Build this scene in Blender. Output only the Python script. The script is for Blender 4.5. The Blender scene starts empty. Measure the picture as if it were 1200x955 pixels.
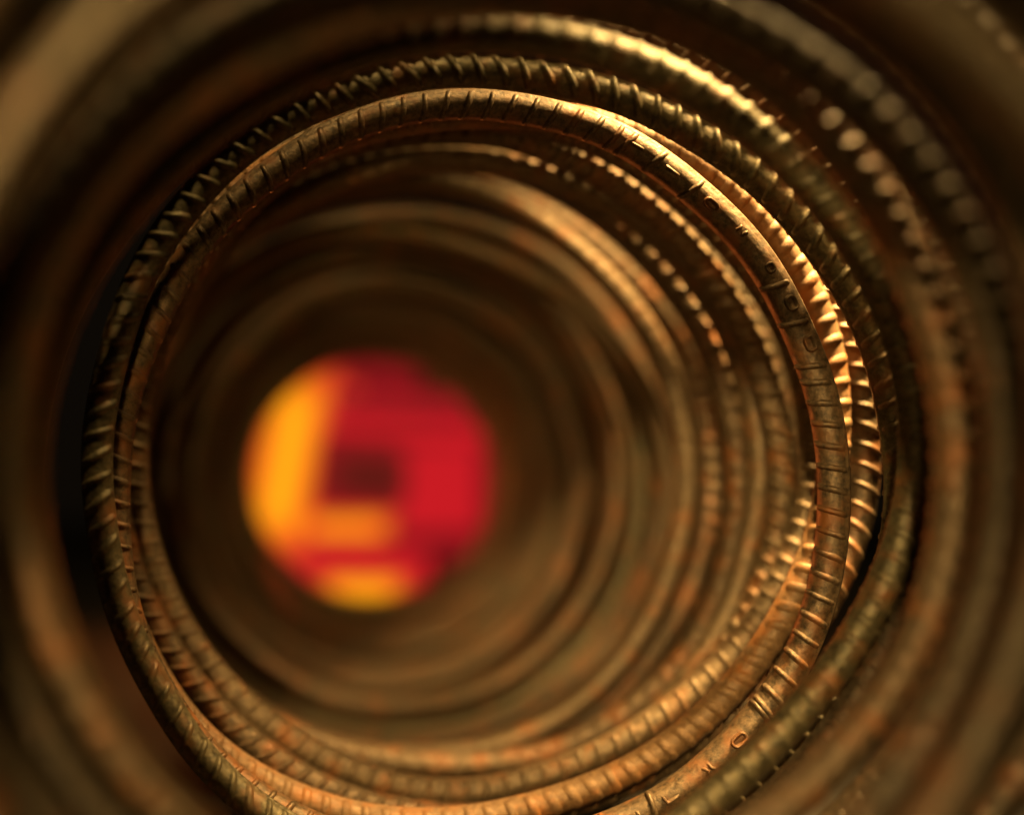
import bpy, math, random
import numpy as np
from mathutils import Matrix, Vector

PI = math.pi
rng = np.random.default_rng(7)
random.seed(7)
S = bpy.context.scene
COL = S.collection

# ------------------------------------------------------------------ camera
cam_d = bpy.data.cameras.new("camera")
cam = bpy.data.objects.new("camera", cam_d)
COL.objects.link(cam)
S.camera = cam
cam.location = (-0.1196, 0.0, 0.3555)
cam.rotation_euler = (math.radians(90), 0, 0)
cam_d.sensor_width = 36.0
cam_d.lens = 36.0 * 1039.0 / 1200.0
cam_d.shift_x = 0.1842
cam_d.shift_y = 0.0746
cam_d.clip_start = 0.01
cam_d.clip_end = 60.0
cam_d.dof.use_dof = True
cam_d.dof.focus_distance = 0.662
cam_d.dof.aperture_fstop = cam_d.lens / 1000.0 / 0.045
cam_d.dof.aperture_blades = 0

# ------------------------------------------------------------------ world, lamps, exposure
W = bpy.data.worlds.new("World")
S.world = W
W.use_nodes = True
W.node_tree.nodes["Background"].inputs[0].default_value = (0.9, 0.6, 0.32, 1)
W.node_tree.nodes["Background"].inputs[1].default_value = 0.004


def area_lamp(name, loc, target, size, energy, color):
    d = bpy.data.lights.new(name, 'AREA')
    d.shape = 'DISK'
    d.size = size
    d.energy = energy
    d.color = color
    o = bpy.data.objects.new(name, d)
    COL.objects.link(o)
    o.location = loc
    o.rotation_euler = (Vector(target) - Vector(loc)).to_track_quat('-Z', 'Y').to_euler()
    return o


area_lamp("key_lamp", (-0.10, 0.05, 1.75), (0.0, 0.70, 0.40), 0.16, 13.0, (1.0, 0.68, 0.24))
front = area_lamp("front_lamp", (-0.52, -1.05, 1.03), (0.06, 0.90, 0.28), 0.14, 2.4, (1.0, 0.69, 0.25))
front.data.spread = math.radians(38)
deep = area_lamp("deep_fill_lamp", (-0.14, -1.20, 0.46), (-0.02, 1.30, 0.36), 0.10, 0.32, (1.0, 0.67, 0.23))  # added fill without a source of its own, brightens the deep rings
deep.data.spread = math.radians(17)
fill = area_lamp("fill_lamp", (-0.42, -0.60, 0.25), (0.14, 0.75, 0.44), 0.12, 0.15, (1.0, 0.64, 0.20))
fill.data.spread = math.radians(60)
slot = area_lamp("orange_lamp", (0.46, 0.555, 1.22), (0.25, 0.68, 0.50), 0.12, 9.5, (1.0, 0.65, 0.23))
slot.data.spread = math.radians(52)
area_lamp("glow_lamp", (-0.20, 2.26, 0.45), (0.1, 0.70, 0.42), 0.30, 4.5, (1.0, 0.22, 0.04))

S.view_settings.view_transform = 'Standard'
S.view_settings.look = 'None'
S.view_settings.exposure = 0.0
S.view_settings.gamma = 1.0
S.view_settings.use_curve_mapping = False
S.render.engine = 'CYCLES'
S.cycles.use_denoising = True
S.cycles.max_bounces = 6
S.cycles.sample_clamp_indirect = 3.0

ZC = 0.36          # height of the coil's axis
RR = 0.0102        # radius of the bar without its ribs


# ------------------------------------------------------------------ materials
def nodes_of(name):
    m = bpy.data.materials.new(name)
    m.use_nodes = True
    nt = m.node_tree
    return m, nt, nt.nodes, nt.links, nt.nodes["Principled BSDF"]


def steel(name, dark, mid, rust, rust_amt=0.5, rough=0.42, metal=0.45):
    m, nt, N, L, b = nodes_of(name)
    geo = N.new("ShaderNodeNewGeometry")
    n1 = N.new("ShaderNodeTexNoise")
    n1.inputs["Scale"].default_value = 38.0
    n1.inputs["Detail"].default_value = 6.0
    n1.inputs["Roughness"].default_value = 0.62
    n2 = N.new("ShaderNodeTexNoise")
    n2.inputs["Scale"].default_value = 260.0
    n2.inputs["Detail"].default_value = 5.0
    n2.inputs["Roughness"].default_value = 0.7
    n3 = N.new("ShaderNodeTexNoise")
    n3.inputs["Scale"].default_value = 95.0
    n3.inputs["Detail"].default_value = 4.0
    for n in (n1, n2, n3):
        L.new(geo.outputs["Position"], n.inputs["Vector"])
    r1 = N.new("ShaderNodeValToRGB")
    r1.color_ramp.elements[0].position = 0.32
    r1.color_ramp.elements[0].color = (*dark, 1)
    r1.color_ramp.elements[1].position = 0.66
    r1.color_ramp.elements[1].color = (*mid, 1)
    L.new(n2.outputs["Fac"], r1.inputs["Fac"])
    r2 = N.new("ShaderNodeValToRGB")
    r2.color_ramp.elements[0].position = 0.50 + 0.18 * (1 - rust_amt) - 0.06
    r2.color_ramp.elements[0].color = (0, 0, 0, 1)
    r2.color_ramp.elements[1].position = 0.62 + 0.18 * (1 - rust_amt)
    r2.color_ramp.elements[1].color = (1, 1, 1, 1)
    L.new(n1.outputs["Fac"], r2.inputs["Fac"])
    mx = N.new("ShaderNodeMix")
    mx.data_type = 'RGBA'
    L.new(r2.outputs["Color"], mx.inputs[0])
    L.new(r1.outputs["Color"], mx.inputs[6])
    mx.inputs[7].default_value = (*rust, 1)
    L.new(mx.outputs[2], b.inputs["Base Color"])
    mr = N.new("ShaderNodeMapRange")
    mr.inputs["From Min"].default_value = 0.3
    mr.inputs["From Max"].default_value = 0.7
    mr.inputs["To Min"].default_value = rough - 0.12
    mr.inputs["To Max"].default_value = rough + 0.16
    L.new(n3.outputs["Fac"], mr.inputs["Value"])
    L.new(mr.outputs["Result"], b.inputs["Roughness"])
    mm = N.new("ShaderNodeMapRange")
    mm.inputs["To Min"].default_value = metal
    mm.inputs["To Max"].default_value = metal * 0.25
    L.new(r2.outputs["Color"], mm.inputs["Value"])
    L.new(mm.outputs["Result"], b.inputs["Metallic"])
    add = N.new("ShaderNodeMath")
    add.operation = 'ADD'
    L.new(n2.outputs["Fac"], add.inputs[0])
    L.new(n3.outputs["Fac"], add.inputs[1])
    bp = N.new("ShaderNodeBump")
    bp.inputs["Strength"].default_value = 0.6
    bp.inputs["Distance"].default_value = 0.0011
    L.new(add.outputs[0], bp.inputs["Height"])
    L.new(bp.outputs["Normal"], b.inputs["Normal"])
    return m


M_BROWN = steel("brown_steel", (0.040, 0.027, 0.016), (0.19, 0.120, 0.066), (0.21, 0.075, 0.022), 0.75, 0.48, 0.45)
M_SHADED = steel("shaded_steel", (0.028, 0.021, 0.014), (0.11, 0.076, 0.044), (0.13, 0.050, 0.018), 0.55, 0.44, 0.5)  # brown steel darkened: shade on the near rings put into the colour
M_OLIVE = steel("olive_steel", (0.036, 0.030, 0.018), (0.17, 0.130, 0.068), (0.17, 0.066, 0.020), 0.60, 0.44, 0.5)
M_RUST = steel("rusty_steel", (0.12, 0.062, 0.028), (0.25, 0.140, 0.064), (0.29, 0.110, 0.030), 0.75, 0.54, 0.2)
M_TAN = steel("tan_steel", (0.06, 0.040, 0.023), (0.25, 0.165, 0.092), (0.24, 0.095, 0.032), 0.65, 0.48, 0.4)


def plain(name, col, rough=0.6, emit=None, strength=1.0):
    m, nt, N, L, b = nodes_of(name)
    b.inputs["Base Color"].default_value = (*col, 1)
    b.inputs["Roughness"].default_value = rough
    if emit:
        b.inputs["Specular IOR Level"].default_value = 0.05
        b.inputs["Emission Color"].default_value = (*emit, 1)
        b.inputs["Emission Strength"].default_value = strength
    return m


def concrete(name):
    m, nt, N, L, b = nodes_of(name)
    geo = N.new("ShaderNodeNewGeometry")
    n = N.new("ShaderNodeTexNoise")
    n.inputs["Scale"].default_value = 9.0
    n.inputs["Detail"].default_value = 8.0
    L.new(geo.outputs["Position"], n.inputs["Vector"])
    r = N.new("ShaderNodeValToRGB")
    r.color_ramp.elements[0].color = (0.022, 0.017, 0.012, 1)
    r.color_ramp.elements[1].color = (0.06, 0.048, 0.036, 1)
    L.new(n.outputs["Fac"], r.inputs["Fac"])
    L.new(r.outputs["Color"], b.inputs["Base Color"])
    b.inputs["Roughness"].default_value = 0.85
    return m


# ------------------------------------------------------------------ mesh helpers
def mesh_obj(name, V, F, mat, parent=None, smooth=True):
    me = bpy.data.meshes.new(name)
    V = np.asarray(V, dtype=np.float32)
    F = np.asarray(F, dtype=np.int32)
    k = F.shape[1]
    me.vertices.add(len(V))
    me.vertices.foreach_set("co", V.ravel())
    me.loops.add(F.size)
    me.loops.foreach_set("vertex_index", F.ravel())
    me.polygons.add(len(F))
    me.polygons.foreach_set("loop_start", np.arange(0, F.size, k, dtype=np.int32))
    me.polygons.foreach_set("loop_total", np.full(len(F), k, dtype=np.int32))
    me.polygons.foreach_set("use_smooth", np.full(len(F), smooth, dtype=bool))
    me.update(calc_edges=True)
    me.validate()
    me.materials.append(mat)
    o = bpy.data.objects.new(name, me)
    COL.objects.link(o)
    if parent:
        o.parent = parent
    return o


def ridge(path, width, top, height, closed=False, sink=0.0006, prof=7, taper=True, r=RR):
    """A raised bead that follows path [(along the bar, angle round it)] on a straight bar of radius r."""
    P = np.array(path, float)
    n = len(P)
    V = []
    for i in range(n):
        s, a = P[i]
        if closed:
            p0, p1 = P[i - 1], P[(i + 1) % n]
        else:
            p0, p1 = P[max(i - 1, 0)], P[min(i + 1, n - 1)]
        nn = np.array([math.cos(a), math.sin(a), 0])
        e = np.array([-math.sin(a), math.cos(a), 0])
        t = e * (p1[1] - p0[1]) * r + np.array([0, 0, p1[0] - p0[0]])
        t /= np.linalg.norm(t) + 1e-9
        side = np.cross(nn, t)
        base = nn * r + np.array([0, 0, s])
        h = height
        if taper and not closed:
            u = abs(2 * i / (n - 1) - 1)
            h = height * max(0.0, 1 - u ** 3.2) + 0.0001
        if prof == 7:
            w1, w2 = top * 0.25 + width * 0.20, top * 0.25 + width * 0.09
            pr = [(-width / 2, -sink), (-w1, h * 0.50), (-w2, h * 0.90), (0, h), (w2, h * 0.90), (w1, h * 0.50), (width / 2, -sink)]
        else:
            pr = [(-width / 2, -sink), (0, h), (width / 2, -sink)]
        for q, hh in pr:
            V.append(base + side * q + nn * hh)
    F = []
    for i in range(n if closed else n - 1):
        j = (i + 1) % n
        for k in range(prof - 1):
            F.append((i * prof + k, j * prof + k, j * prof + k + 1, i * prof + k + 1))
    return np.array(V), np.array(F)


def rib_path(incl, half=1.45, n=13):
    a = np.linspace(-half, half, n)
    return np.stack([math.tan(incl) * RR * np.sin(a * 0.9) * 1.25, a], 1)


class Ring:
    """A closed loop of bar: polar outline round the coil's axis, depth that may tilt, roll that may twist."""

    def __init__(s, par, roll=100.0, twist=0.0, twist_at=0.0):
        s.y0, s.a, s.b = par[:3]
        s.c = np.array(par[3:])
        q = np.random.default_rng(int(s.y0 * 1e4))
        s.kink = [(k, q.normal(0, 0.00042) / (k ** 0.5 - 1.2), q.uniform(0, 6.28)) for k in (6, 7, 9, 11, 14)]
        s.roll, s.twist, s.twist_at = math.radians(roll), math.radians(twist), math.radians(twist_at)
        th = np.linspace(0, 2 * PI, 1441)
        p = s.pos(th)
        ln = np.concatenate([[0], np.cumsum(np.linalg.norm(np.diff(p, axis=0), axis=1))])
        s.th, s.ln, s.len = th, ln, ln[-1]

    def pos(s, t):
        r = np.full_like(t, s.c[0])
        i = 1
        for k in range(1, 5):
            if i + 1 < len(s.c) + 0:
                r = r + s.c[i] * np.cos(k * t) + s.c[i + 1] * np.sin(k * t)
            i += 2
        for k, am, ph in s.kink:                 # slight kinks left from coiling
            r = r + am * np.cos(k * t + ph)
        return np.stack([r * np.cos(t), s.y0 + s.a * np.cos(t) + s.b * np.sin(t), ZC + r * np.sin(t)], -1)

    def frame(s, t):
        t = np.atleast_1d(np.asarray(t, float))
        p = s.pos(t)
        T = s.pos(t + 1e-3) - s.pos(t - 1e-3)
        T /= np.linalg.norm(T, axis=-1, keepdims=True)
        O = np.stack([np.cos(t), 0 * t, np.sin(t)], -1)
        O -= T * (O * T).sum(-1, keepdims=True)
        O /= np.linalg.norm(O, axis=-1, keepdims=True)
        C = np.cross(O, T)                       # towards +y or -y
        C *= np.sign(-C[..., 1:2])               # towards the camera side
        return p, T, O, C

    def roll_at(s, t):
        return s.roll + s.twist * (0.5 + 0.5 * np.cos(t - s.twist_at))

    def rib_axes(s, t, extra=0.0):
        p, T, O, C = s.frame(t)
        f = (s.roll_at(np.atleast_1d(t)) + extra)[..., None]
        X = O * np.cos(f) + C * np.sin(f)
        Y = -O * np.sin(f) + C * np.cos(f)       # growing angle: outward -> camera -> inward
        return p, X, Y, T

    def theta_at(s, L):
        return np.interp(L, s.ln, s.th)


LONG_RIB = 0.0011


def rod_mesh(ring, n, k=22):
    t = np.linspace(0, 2 * PI, n, endpoint=False)
    p, X, Y, T = ring.rib_axes(t)
    ang, rad = [], []
    for side in (PI / 2, -PI / 2):
        w = 0.13
        for da, dr in ((-w * 1.7, 0), (-w * 0.8, LONG_RIB), (w * 0.8, LONG_RIB), (w * 1.7, 0)):
            ang.append(side + da)
            rad.append(RR + dr)
    for c in (0, PI):
        for d in np.linspace(-1.16, 1.16, 8):
            ang.append(c + d)
            rad.append(RR)
    o = np.argsort(np.mod(ang, 2 * PI))
    ang, rad = np.array(ang)[o], np.array(rad)[o]
    k = len(ang)
    V = (p[:, None] + (X[:, None] * np.cos(ang)[None, :, None] + Y[:, None] * np.sin(ang)[None, :, None]) * rad[None, :, None])
    i = np.arange(n)[:, None]
    j = np.arange(k)[None]
    i2, j2 = (i + 1) % n, (j + 1) % k
    F = np.stack(np.broadcast_arrays(i * k + j, i * k + j2, i2 * k + j2, i2 * k + j), -1).reshape(-1, 4)
    return V.reshape(-1, 3), F


def place_many(ring, ts, V, F, extra):
    p, X, Y, T = ring.rib_axes(ts, extra)
    M = np.stack([X, Y, T], -1)                  # columns
    out = np.einsum('nij,vj->nvi', M, V) + p[:, None]
    nv = len(V)
    FF = (F[None] + (np.arange(len(ts)) * nv)[:, None, None]).reshape(-1, F.shape[1])
    return out.reshape(-1, 3), FF


def matrix_at(ring, t, extra=0.0):
    p, X, Y, T = ring.rib_axes(np.array([t]), extra)
    m = Matrix.Identity(4)
    for r in range(3):
        m[r][0], m[r][1], m[r][2], m[r][3] = X[0][r], Y[0][r], T[0][r], p[0][r]
    return m


GROUP = 'ribbed steel rings nested in the coil'


def steel_ring(label, par, mat, sharp=False, roll=100, twist=0, twist_at=0, incl=20, pitch=0.0165,
               rib=(0.0070, 0.0018, 0.0023), skip=(), group=GROUP, extra_ribs=(), n=None, two_rows=True):
    ring = Ring(par, roll, twist, twist_at)
    base = ring.pos(np.array([1.5 * PI]))[0] + np.array([0, 0, -RR])
    root = bpy.data.objects.new("steel_ring", None)
    COL.objects.link(root)
    root.location = base
    root.empty_display_size = 0.02
    root['label'] = label
    root['category'] = 'steel ring'
    root['group'] = group
    V, F = rod_mesh(ring, n or (420 if sharp else 200))
    rod = mesh_obj("rod", V - base, F, mat, root)
    cnt = int(ring.len / pitch)
    L = (np.arange(cnt) + 0.5) * ring.len / cnt
    ts = ring.theta_at(L)
    inc = math.radians(incl)
    if sharp:
        keep = [t for t in ts if not any(a <= math.degrees((t + PI) % (2 * PI) - PI) <= b for a, b in skip)]
        keep += [math.radians(d) for d in extra_ribs]
        first = None
        off = Matrix.Translation(-Vector(base))
        var = []
        for v in range(4):
            q = rib_path(inc * (1 + 0.12 * (v - 1.5)), 1.45, 15)
            q[:, 0] += 0.00025 * np.sin(q[:, 1] * 2.3 + v)
            V, F = ridge(q, rib[0] * (1 + 0.06 * (v - 1.5)), rib[1], rib[2] * (1 + 0.10 * math.sin(v * 2.1)))
            var.append((V, F))
        meshes = []
        for i, t in enumerate(keep):
            v = int(rng.integers(0, 4))
            while len(meshes) < 4:
                o = mesh_obj("rib", var[len(meshes)][0], var[len(meshes)][1], mat)
                meshes.append(o.data)
                bpy.data.objects.remove(o)
            o = bpy.data.objects.new("rib", meshes[v])
            COL.objects.link(o)
            o.parent = root
            o.matrix_local = off @ matrix_at(ring, t) @ Matrix.Rotation(float(rng.normal(0, 0.02)), 4, 'X')
        V, F = ridge(rib_path(inc, 1.45, 11), *rib)
        V, F = place_many(ring, ts + 0.5 * pitch / ring.c[0], V, F, PI)
        o = mesh_obj("rib_row", V - base, F, mat, root)
        o['kind'] = 'stuff'
    else:
        V, F = ridge(rib_path(inc, 1.45, 9), *rib, prof=3)
        A = place_many(ring, ts, V, F, 0.0)
        B = place_many(ring, ts + 0.5 * pitch / ring.c[0], V, F, PI)
        o = mesh_obj("rib_row", np.concatenate([A[0], B[0]]) - base, np.concatenate([A[1], B[1] + len(A[0])]), mat, root)
        o['kind'] = 'stuff'
    return root, ring, base


# ------------------------------------------------------------------ surface the coil rests on
fl = mesh_obj("floor", [(-6, -4, 0.02), (6, -4, 0.02), (6, 8, 0.02), (-6, 8, 0.02)], [(0, 1, 2, 3)], concrete("concrete"), smooth=False)
fl['kind'] = 'structure'

# ------------------------------------------------------------------ the traced rings, nearest first
FIT = {
    'R13c': (0.332, 0, 0, 0.2990, -0.0060, 0.0040),
    'R13b': (0.365, 0.01, 0, 0.26746, -0.01989, -0.01907, -0.00015, -0.00368, 0.00092, -0.00104, 0.00055, -5e-05),
    'R13': (0.402, 0.016, 0, 0.25985, -0.03433, 0.00383, 0.00412, 0.00297, -0.00275, 0.00444, -0.00049, 0.00012),
    'R12b': (0.446, 0.026, 0, 0.26079, -0.02056, 0.00068, 0.0037, 0.00144, 0.00019, 0.00268, 4e-05, 0.0012),
    'R12a': (0.48, 0.04, 0, 0.25587, -0.0119, 0.00923, 0.00559, 0.00162, 0.00031, 0.00132, 0.00061, -0.00308),
    'R9': (0.56, 0.05, -0.006, 0.27895, -0.00458, 0.00269, 0.00546, 0.00869, 0.00378, 0.00381, 0.0031, -0.00085),
    'R11': (0.634, 0.01, 0, 0.32253, -0.00049, 0.00097, 0.00096, 0.00816, -0.00245, 0.00115, 0.00095, -0.00119),
    'R1': (0.646, 0.006, -0.006, 0.29345, 0.00692, -0.00054, -0.00023, -0.00162, 0.0045, 0.00029, 0.00017, -0.00045),
    'R2': (0.672, -0.002, 0.004, 0.2789, -0.00787, -0.00369, -0.00617, 0.00204, 0.00207, -0.00352, -0.00054, -0.00017),
    'R3': (0.704, -0.002, 0, 0.2874, -0.0074, 0.01276, 0.00439, 0.01082, 0.00137, 0.00285, -0.00322, -8e-05),
    'R4': (0.729, -0.006, 0.002, 0.30294, 0.01157, 0.02434, 0.00308, 0.00438, 0.0022, 0.00067, 0.00152, -0.0008),
    'R5': (0.747, 0.0, 0.0, 0.28187, 0.00427, 0.02231, 0.00027, 0.00255, 0.00339, 0.00046, 0.00264, 0.0002),
    'R6': (0.769, 0.0, 0, 0.28759, -0.01345, 0.01187, 8e-05, -0.00299, 0.00266, -0.0013, 0.00125, -0.00122),
    'R7b': (0.792, 0, 0.0, 0.28352, -0.01113, 0.00153, -0.00155, 0.00108, -0.00085, 0.00111, -0.00063, 0.00085),
    'R7': (0.817, 0, 0, 0.28327, -0.01996, 0.014, 0.0006, -0.00511, -0.00084, -0.00421, -0.00043, 0.00131),
    'R8': (0.86, 0, 0, 0.27344, -0.0386, 0.00872, -0.00416, -0.00415, 0.00245, -0.00151, 0.00014, 0.00225),
    'R8b': (0.97, 0, 0, 0.28585, -0.03726, -0.0172, 0.00459, -0.00742, 0.00234, 0.00221, -0.00062, 0.00034),
    'R8c': (1.22, 0, 0, 0.27712, -0.00969, -0.01786, 0.00257, -0.00269, 0.00155, 0.00128, -0.0008, 0.0008),
}
steel_ring("out of focus brown bar cutting across the extreme corners nearest the viewer", FIT['R13c'], M_SHADED, incl=20)
steel_ring("very blurred smooth looking brown ring near the frame corners, second from the viewer", FIT['R13b'], M_SHADED, incl=20)
steel_ring("wide blurred brown ring sweeping through the top right corner", FIT['R13'], M_SHADED, incl=20)
steel_ring("blurred lit ring with soft ribs curving down the right edge of the picture", FIT['R12b'], M_SHADED, incl=22, rib=(0.0080, 0.003, 0.0034))
steel_ring("broad blurred tan ring sweeping across the upper left, just outside the ribbed olive one", FIT['R12a'], M_BROWN, incl=22, rib=(0.0080, 0.003, 0.0034))
steel_ring("blurred ring with golden ribs along the top and a smooth worn right side", FIT['R9'], M_OLIVE, incl=12, rib=(0.0080, 0.003, 0.0032), n=320)
steel_ring("brown ring mostly hidden outside the golden one, only its rib tips showing at the right", FIT['R11'], M_BROWN, sharp=True, incl=22, roll=95)
steel_ring("dark olive ring in focus with slanting gold ribs down the left side", FIT['R1'], M_OLIVE, sharp=True, incl=-26, roll=100, rib=(0.0072, 0.0018, 0.0024))
r2_root, r2, r2_base = steel_ring("sharp brown ring with raised letters and plain stretches between its thin ribs", FIT['R2'], M_BROWN,
    sharp=True, incl=14, roll=112, twist=25, twist_at=PI * 180 / 180, rib=(0.0058, 0.0020, 0.0021),
    skip=((17, 66.5), (-68, -38)), extra_ribs=(66.6, 61.3, 54.0, 33.3, 26.4, 18.9, -39.2, -40.0, -62.7))
steel_ring("orange tan rusty ring lit from outside, tucked behind the lettered one", FIT['R3'], M_RUST, sharp=True, incl=-10, roll=95, rib=(0.0105, 0.0030, 0.0017))
steel_ring("sharp ring with long slanted ribs at right between the lettered ring and the smooth one", FIT['R4'], M_BROWN, sharp=True, incl=27, roll=100, rib=(0.0066, 0.0016, 0.0022))
steel_ring("partly hidden ring showing a thin bumpy edge behind the right side of the lettered ring", FIT['R5'], M_TAN, sharp=True, incl=12, roll=110, rib=(0.0066, 0.0016, 0.0020))
steel_ring("soft ribbed pinkish brown ring just inside the lettered one", FIT['R6'], M_TAN, sharp=True, incl=24, roll=105, rib=(0.0090, 0.003, 0.0034))
steel_ring("slightly blurred plain tan ring between two ribbed ones inside the right side", FIT['R7b'], M_TAN, incl=10, rib=(0.005, 0.002, 0.0006))
steel_ring("blurred ring of fat twisted looking ribs bordering the hazy inner bands", FIT['R7'], M_BROWN, incl=24, pitch=0.019, rib=(0.0110, 0.004, 0.0040), n=320)
steel_ring("blurred lit arc at the upper right start of the tunnel", FIT['R8'], M_TAN, incl=22)

# ------------------------------------------------------------------ rings deeper in the tunnel
DEEP = 'blurred rings deep in the tunnel'
y = 0.888
k = 0
prev = 0.0
END = 1.60
used = set()
last = False
while not last:
    near = [q for q in (0.97, 1.22) if abs(y - q) < 0.018]
    if near and not used.intersection(near):
        used.update(near)
        q = near[0]
        key = 'R8b' if q < 1 else 'R8c'
        lab = ("broad lit brown band arching over the dark gap halfway down the tunnel" if q < 1 else
               "thin lit brown band arching closest above the red glow")
        steel_ring(lab, (y,) + FIT[key][1:], M_TAN, incl=22)
    else:
        last = y + 0.035 >= END
        prev = rng.normal(0, 0.004) + (0.0, 0.017, 0.020, 0.012)[k % 4] * (1.0 - 0.75 * min(1.0, max(0.0, (y - 0.95) / 0.6)))
        R0 = 0.283 - 0.085 * (y - 0.89) + prev
        cxx = float(np.interp(y, (0.82, 1.0, 1.6), (-0.022, -0.038, -0.030)))
        c = [R0] + list(np.array([cxx, 0.0]) + rng.normal(0, 0.0045, 2)) + list(rng.normal(0, 0.0025, 2)) + list(rng.normal(0, 0.0015, 2))
        if last:
            c = [0.2265, -0.033, 0.001, 0.001, -0.001, 0.0, 0.0]
        elif y < 0.94:
            c[0] = max(c[0], 0.293)
        lab = "innermost blurred ring framing the red and amber glow" if last else "blurred brown ring among the soft bands round the red glow"
        steel_ring(lab, (y, float(rng.normal(0, 0.002)), float(rng.normal(0, 0.002))) + tuple(c),
                   (M_BROWN, M_TAN, M_BROWN, M_OLIVE)[k % 4], incl=22, n=160, group=DEEP, rib=(0.0075, 0.003, 0.0034))
        k += 1
    y += float(rng.uniform(0.0245, 0.0345))

steel_ring("blurred brown ring among the soft bands round the red glow", (y + 0.004, 0, 0, 0.262, -0.03, 0.0), M_BROWN, incl=22, n=160, group=DEEP)

# ------------------------------------------------------------------ rings added outside the coil, to block light and close gaps
OUT = 'added outer rings that shade the coil'
for yy, a_, b_, rr, cx_, cz_ in ((0.345, 0.012, 0, 0.327, -0.01, 0.0), (0.385, 0.012, 0, 0.322, 0.0, -0.004), (0.43, 0.012, 0, 0.324, 0.004, -0.004),
                               (0.37, 0.012, 0, 0.352, 0.0, 0.0), (0.56, 0.05, -0.045, 0.308, -0.008, 0.0), (0.585, 0.0, 0.0, 0.319, 0.0, 0.0), (0.452, 0.0, -0.03, 0.362, 0.0, 0.0), (0.480, 0.0, -0.03, 0.350, 0.0, 0.0),
                               (0.508, 0.0, -0.03, 0.340, 0.0, 0.0), (0.540, 0.0, -0.03, 0.329, 0.0, 0.0),
                               (0.795, 0.012, 0, 0.318, 0.004, 0.012), (0.835, 0.012, 0, 0.318, 0.0, 0.012)):
    steel_ring("dark ring added outside the coil to shade it and close gaps, mostly hidden", (yy, a_, b_, rr, cx_, cz_, 0.002, 0.001), M_SHADED,
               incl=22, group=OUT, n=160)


# ------------------------------------------------------------------ raised letters rolled into the sharp ring
def letter(name, strokes, deg, side=0.0, width=0.0033, height=0.0023, label=None):
    """strokes: lists of (along, across) in metres on the bar's face; one mesh per character."""
    Vs, Fs, o = [], [], 0
    for pts, closed in strokes:
        pts = np.array(pts, float)
        d = []
        m = len(pts)
        for i in range(m if closed else m - 1):
            a, b = pts[i], pts[(i + 1) % m]
            for u in (0, 0.5):
                d.append(a + (b - a) * u)
        if not closed:
            d.append(pts[-1])
        path = [(q[0], q[1] / RR) for q in d]
        V, F = ridge(path, width, width * 0.45, height, closed=closed, taper=not closed)
        Vs.append(V)
        Fs.append(F + o)
        o += len(V)
    ob = mesh_obj(name, np.concatenate(Vs), np.concatenate(Fs), M_BROWN, r2_root)
    t = math.radians(deg)
    dphi = math.radians(112) - float(r2.roll_at(np.array([t]))[0]) + side / RR
    ob.matrix_local = Matrix.Translation(-Vector(r2_base)) @ matrix_at(r2, t, dphi)
    return ob


def oval(l, w, n=12):
    return [(0.5 * l * math.copysign(abs(math.cos(a)) ** 0.6, math.cos(a)), 0.5 * w * math.copysign(abs(math.sin(a)) ** 0.75, math.sin(a)))
            for a in np.linspace(0, 2 * PI, n, endpoint=False)]


bar_s = [([(-0.0062, 0), (-0.003, 0), (0, 0), (0.003, 0), (0.0062, 0)], False)]
letter("letter", bar_s, 65.1, -0.001)
letter("letter", bar_s, 58.2, -0.0005)
letter("letter", [(oval(0.0112, 0.0054), True)], 50.0, 0.0)
letter("letter", [([(0.0034, -0.003), (0.0026, 0), (0.0034, 0.003)], False), ([(-0.0034, -0.003), (-0.0026, 0), (-0.0034, 0.003)], False)], 43.6, -0.002)
letter("letter", [(oval(0.0064, 0.0046), True)], 36.1, -0.0022)
letter("letter", [(oval(0.0105, 0.006), True)], 29.5, -0.0028)
letter("letter", [(oval(0.0108, 0.0058), True)], 22.3, -0.003)
letter("letter", [(oval(0.0120, 0.0056), True)], -45.8, -0.0004)
letter("letter", [([(0.0044, -0.0034), (0.0022, -0.001), (0.0026, 0.003)], False), ([(-0.0044, -0.0034), (-0.0006, -0.001), (-0.0036, 0.003)], False)], -52.4, 0.0)
letter("letter", [([(0.0058, -0.0022), (0.0, -0.0022), (-0.0052, -0.0022), (-0.0052, 0.001), (-0.0052, 0.0034)], False)], -59.6, 0.0)
letter("letter", [([(0.0034, 0.003), (0.0046, -0.001), (0.0, -0.0034), (-0.0046, -0.001), (-0.0034, 0.003)], False)], -66.2, 0.0)


# ------------------------------------------------------------------ glowing lamp cluster beyond the far end of the coil
def box(name, cx, cz, w, h, y0, y1, mat, parent, bev=0.02, rot=0.0):
    import bmesh
    bm = bmesh.new()
    bmesh.ops.create_cube(bm, size=1.0)
    for v in bm.verts:
        v.co = Vector((v.co.x * w, v.co.y * (y1 - y0), v.co.z * h))
    bmesh.ops.bevel(bm, geom=bm.edges[:], offset=min(bev, 0.45 * min(w, h, y1 - y0)), segments=3, affect='EDGES', profile=0.5)
    me = bpy.data.meshes.new(name)
    bm.to_mesh(me)
    bm.free()
    me.materials.append(mat)
    o = bpy.data.objects.new(name, me)
    COL.objects.link(o)
    o.parent = parent
    p = Vector((cx, (y0 + y1) / 2, cz)) - Vector(parent.location)
    o.location = p
    o.rotation_euler = (0, rot, 0)
    return o


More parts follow.
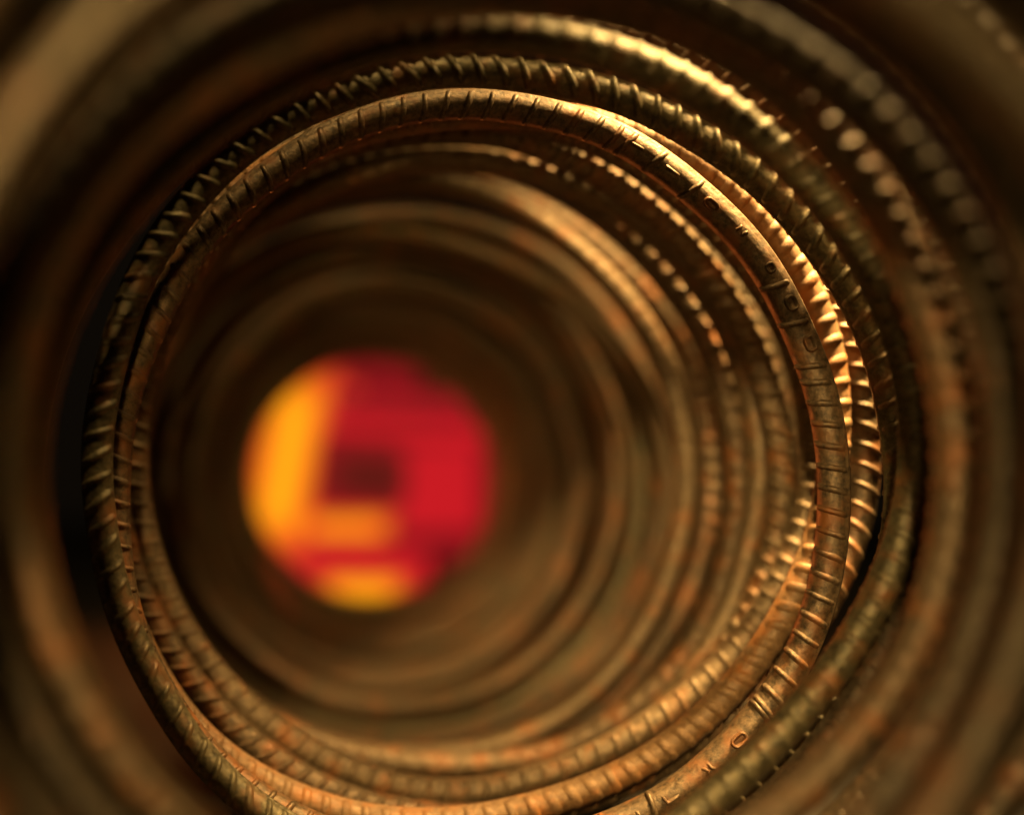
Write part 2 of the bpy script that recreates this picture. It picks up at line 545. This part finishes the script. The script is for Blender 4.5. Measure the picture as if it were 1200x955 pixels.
lc = bpy.data.objects.new("lamp_cluster", None)
COL.objects.link(lc)
lc.location = (0.02, 2.42, 0.02)
lc['label'] = "glowing red and amber lamp cluster seen blurred through the far end of the coil"
lc['category'] = "lamp"
m_house = plain("dark_housing", (0.05, 0.008, 0.006), 0.7)
m_slot = plain("dim_red_glow", (0.05, 0.005, 0.004), 0.7, (0.10, 0.007, 0.005), 1.0)
m_red_d = plain("deep_red_lens", (0.05, 0.002, 0.003), 0.7, (0.22, 0.006, 0.009), 1.0)
m_red = plain("red_lens", (0.08, 0.002, 0.004), 0.7, (0.34, 0.008, 0.013), 1.0)
m_red_b = plain("bright_red_lens", (0.1, 0.002, 0.004), 0.7, (0.54, 0.010, 0.016), 1.0)
m_red_o = plain("orange_red_lens", (0.1, 0.012, 0.004), 0.7, (0.66, 0.055, 0.012), 1.0)
m_amb = plain("amber_lens", (0.2, 0.08, 0.005), 0.7, (1.15, 0.42, 0.008), 1.0)
m_amb_d = plain("orange_lens", (0.2, 0.05, 0.005), 0.7, (0.95, 0.20, 0.010), 1.0)
box("housing", 0.02, 0.40, 1.0, 0.76, 2.36, 2.48, m_house, lc, 0.03)
box("deep_red_lens", 0.03, 0.645, 0.22, 0.075, 2.34, 2.365, m_red_d, lc, 0.02, 0.05)
box("red_lens", 0.07, 0.565, 0.44, 0.065, 2.34, 2.365, m_red, lc, 0.02, 0.05)
box("red_lens", 0.08, 0.495, 0.48, 0.055, 2.338, 2.365, m_red_b, lc, 0.02, 0.05)
box("deep_red_lens", 0.19, 0.205, 0.36, 0.12, 2.34, 2.365, m_red_d, lc, 0.02, 0.05)
box("deep_red_lens", 0.02, 0.385, 0.34, 0.20, 2.336, 2.362, m_red_d, lc, 0.02, 0.05)
box("red_lens", -0.02, 0.155, 0.36, 0.085, 2.338, 2.365, m_red_b, lc, 0.02, 0.05)
box("red_lens", 0.10, 0.06, 0.34, 0.085, 2.338, 2.365, m_red_b, lc, 0.02, 0.05)
box("deep_red_lens", 0.27, 0.36, 0.22, 0.34, 2.342, 2.366, m_red_d, lc, 0.02, 0.05)
box("round_red_lens", 0.185, 0.345, 0.21, 0.22, 2.325, 2.345, m_red_b, lc, 0.08)
box("orange_red_lens", -0.245, 0.38, 0.21, 0.70, 2.347, 2.370, m_red_o, lc)
box("orange_red_lens", -0.10, 0.655, 0.15, 0.12, 2.343, 2.365, m_red_o, lc)
GL = [(0.50, 0.016, 0.014), (0.70, 0.065, 0.012), (0.90, 0.17, 0.009), (1.05, 0.32, 0.008), (1.15, 0.43, 0.008)]
STEP = [plain("amber_glow_step", (0.2, 0.06, 0.005), 0.7, g, 1.0) for g in GL]  # emission graded step by step, standing in for a soft glow falloff


def glow(cx, cz, w, h, dw, dh, n0=0, n1=5, rot=0.0, y0=2.340):
    """Soft glow falloff put into stepped plates, each smaller, brighter and a little proud of the one behind."""
    for q in range(n0, n1):
        f = (q - n0) / max(1, n1 - 1 - n0)
        box("glow_step", cx, cz, w - dw * f, h - dh * f, y0 - 0.004 * q, y0 + 0.022 - 0.004 * q, STEP[q], lc, 0.02, rot)


glow(-0.215, 0.42, 0.22, 0.56, 0.16, 0.26, 0, 5, 0.18)
glow(-0.060, 0.242, 0.30, 0.095, 0.14, 0.06, 0, 4)
glow(-0.015, 0.068, 0.27, 0.125, 0.14, 0.08, 0, 5)
for q, c in enumerate(((0.20, 0.008, 0.009), (0.13, 0.008, 0.007), (0.07, 0.007, 0.005))):  # soft dark mark put in as nested, ever dimmer glowing plates
    box("dim_glow_step", -0.002 + 0.004 * q, 0.378 - 0.004 * q, 0.25 - 0.055 * q, 0.15 - 0.042 * q, 2.325 - 0.003 * q, 2.343 - 0.003 * q,
        plain("dim_red_glow", (0.05, 0.005, 0.004), 0.7, c, 1.0), lc, 0.01, 0.09)
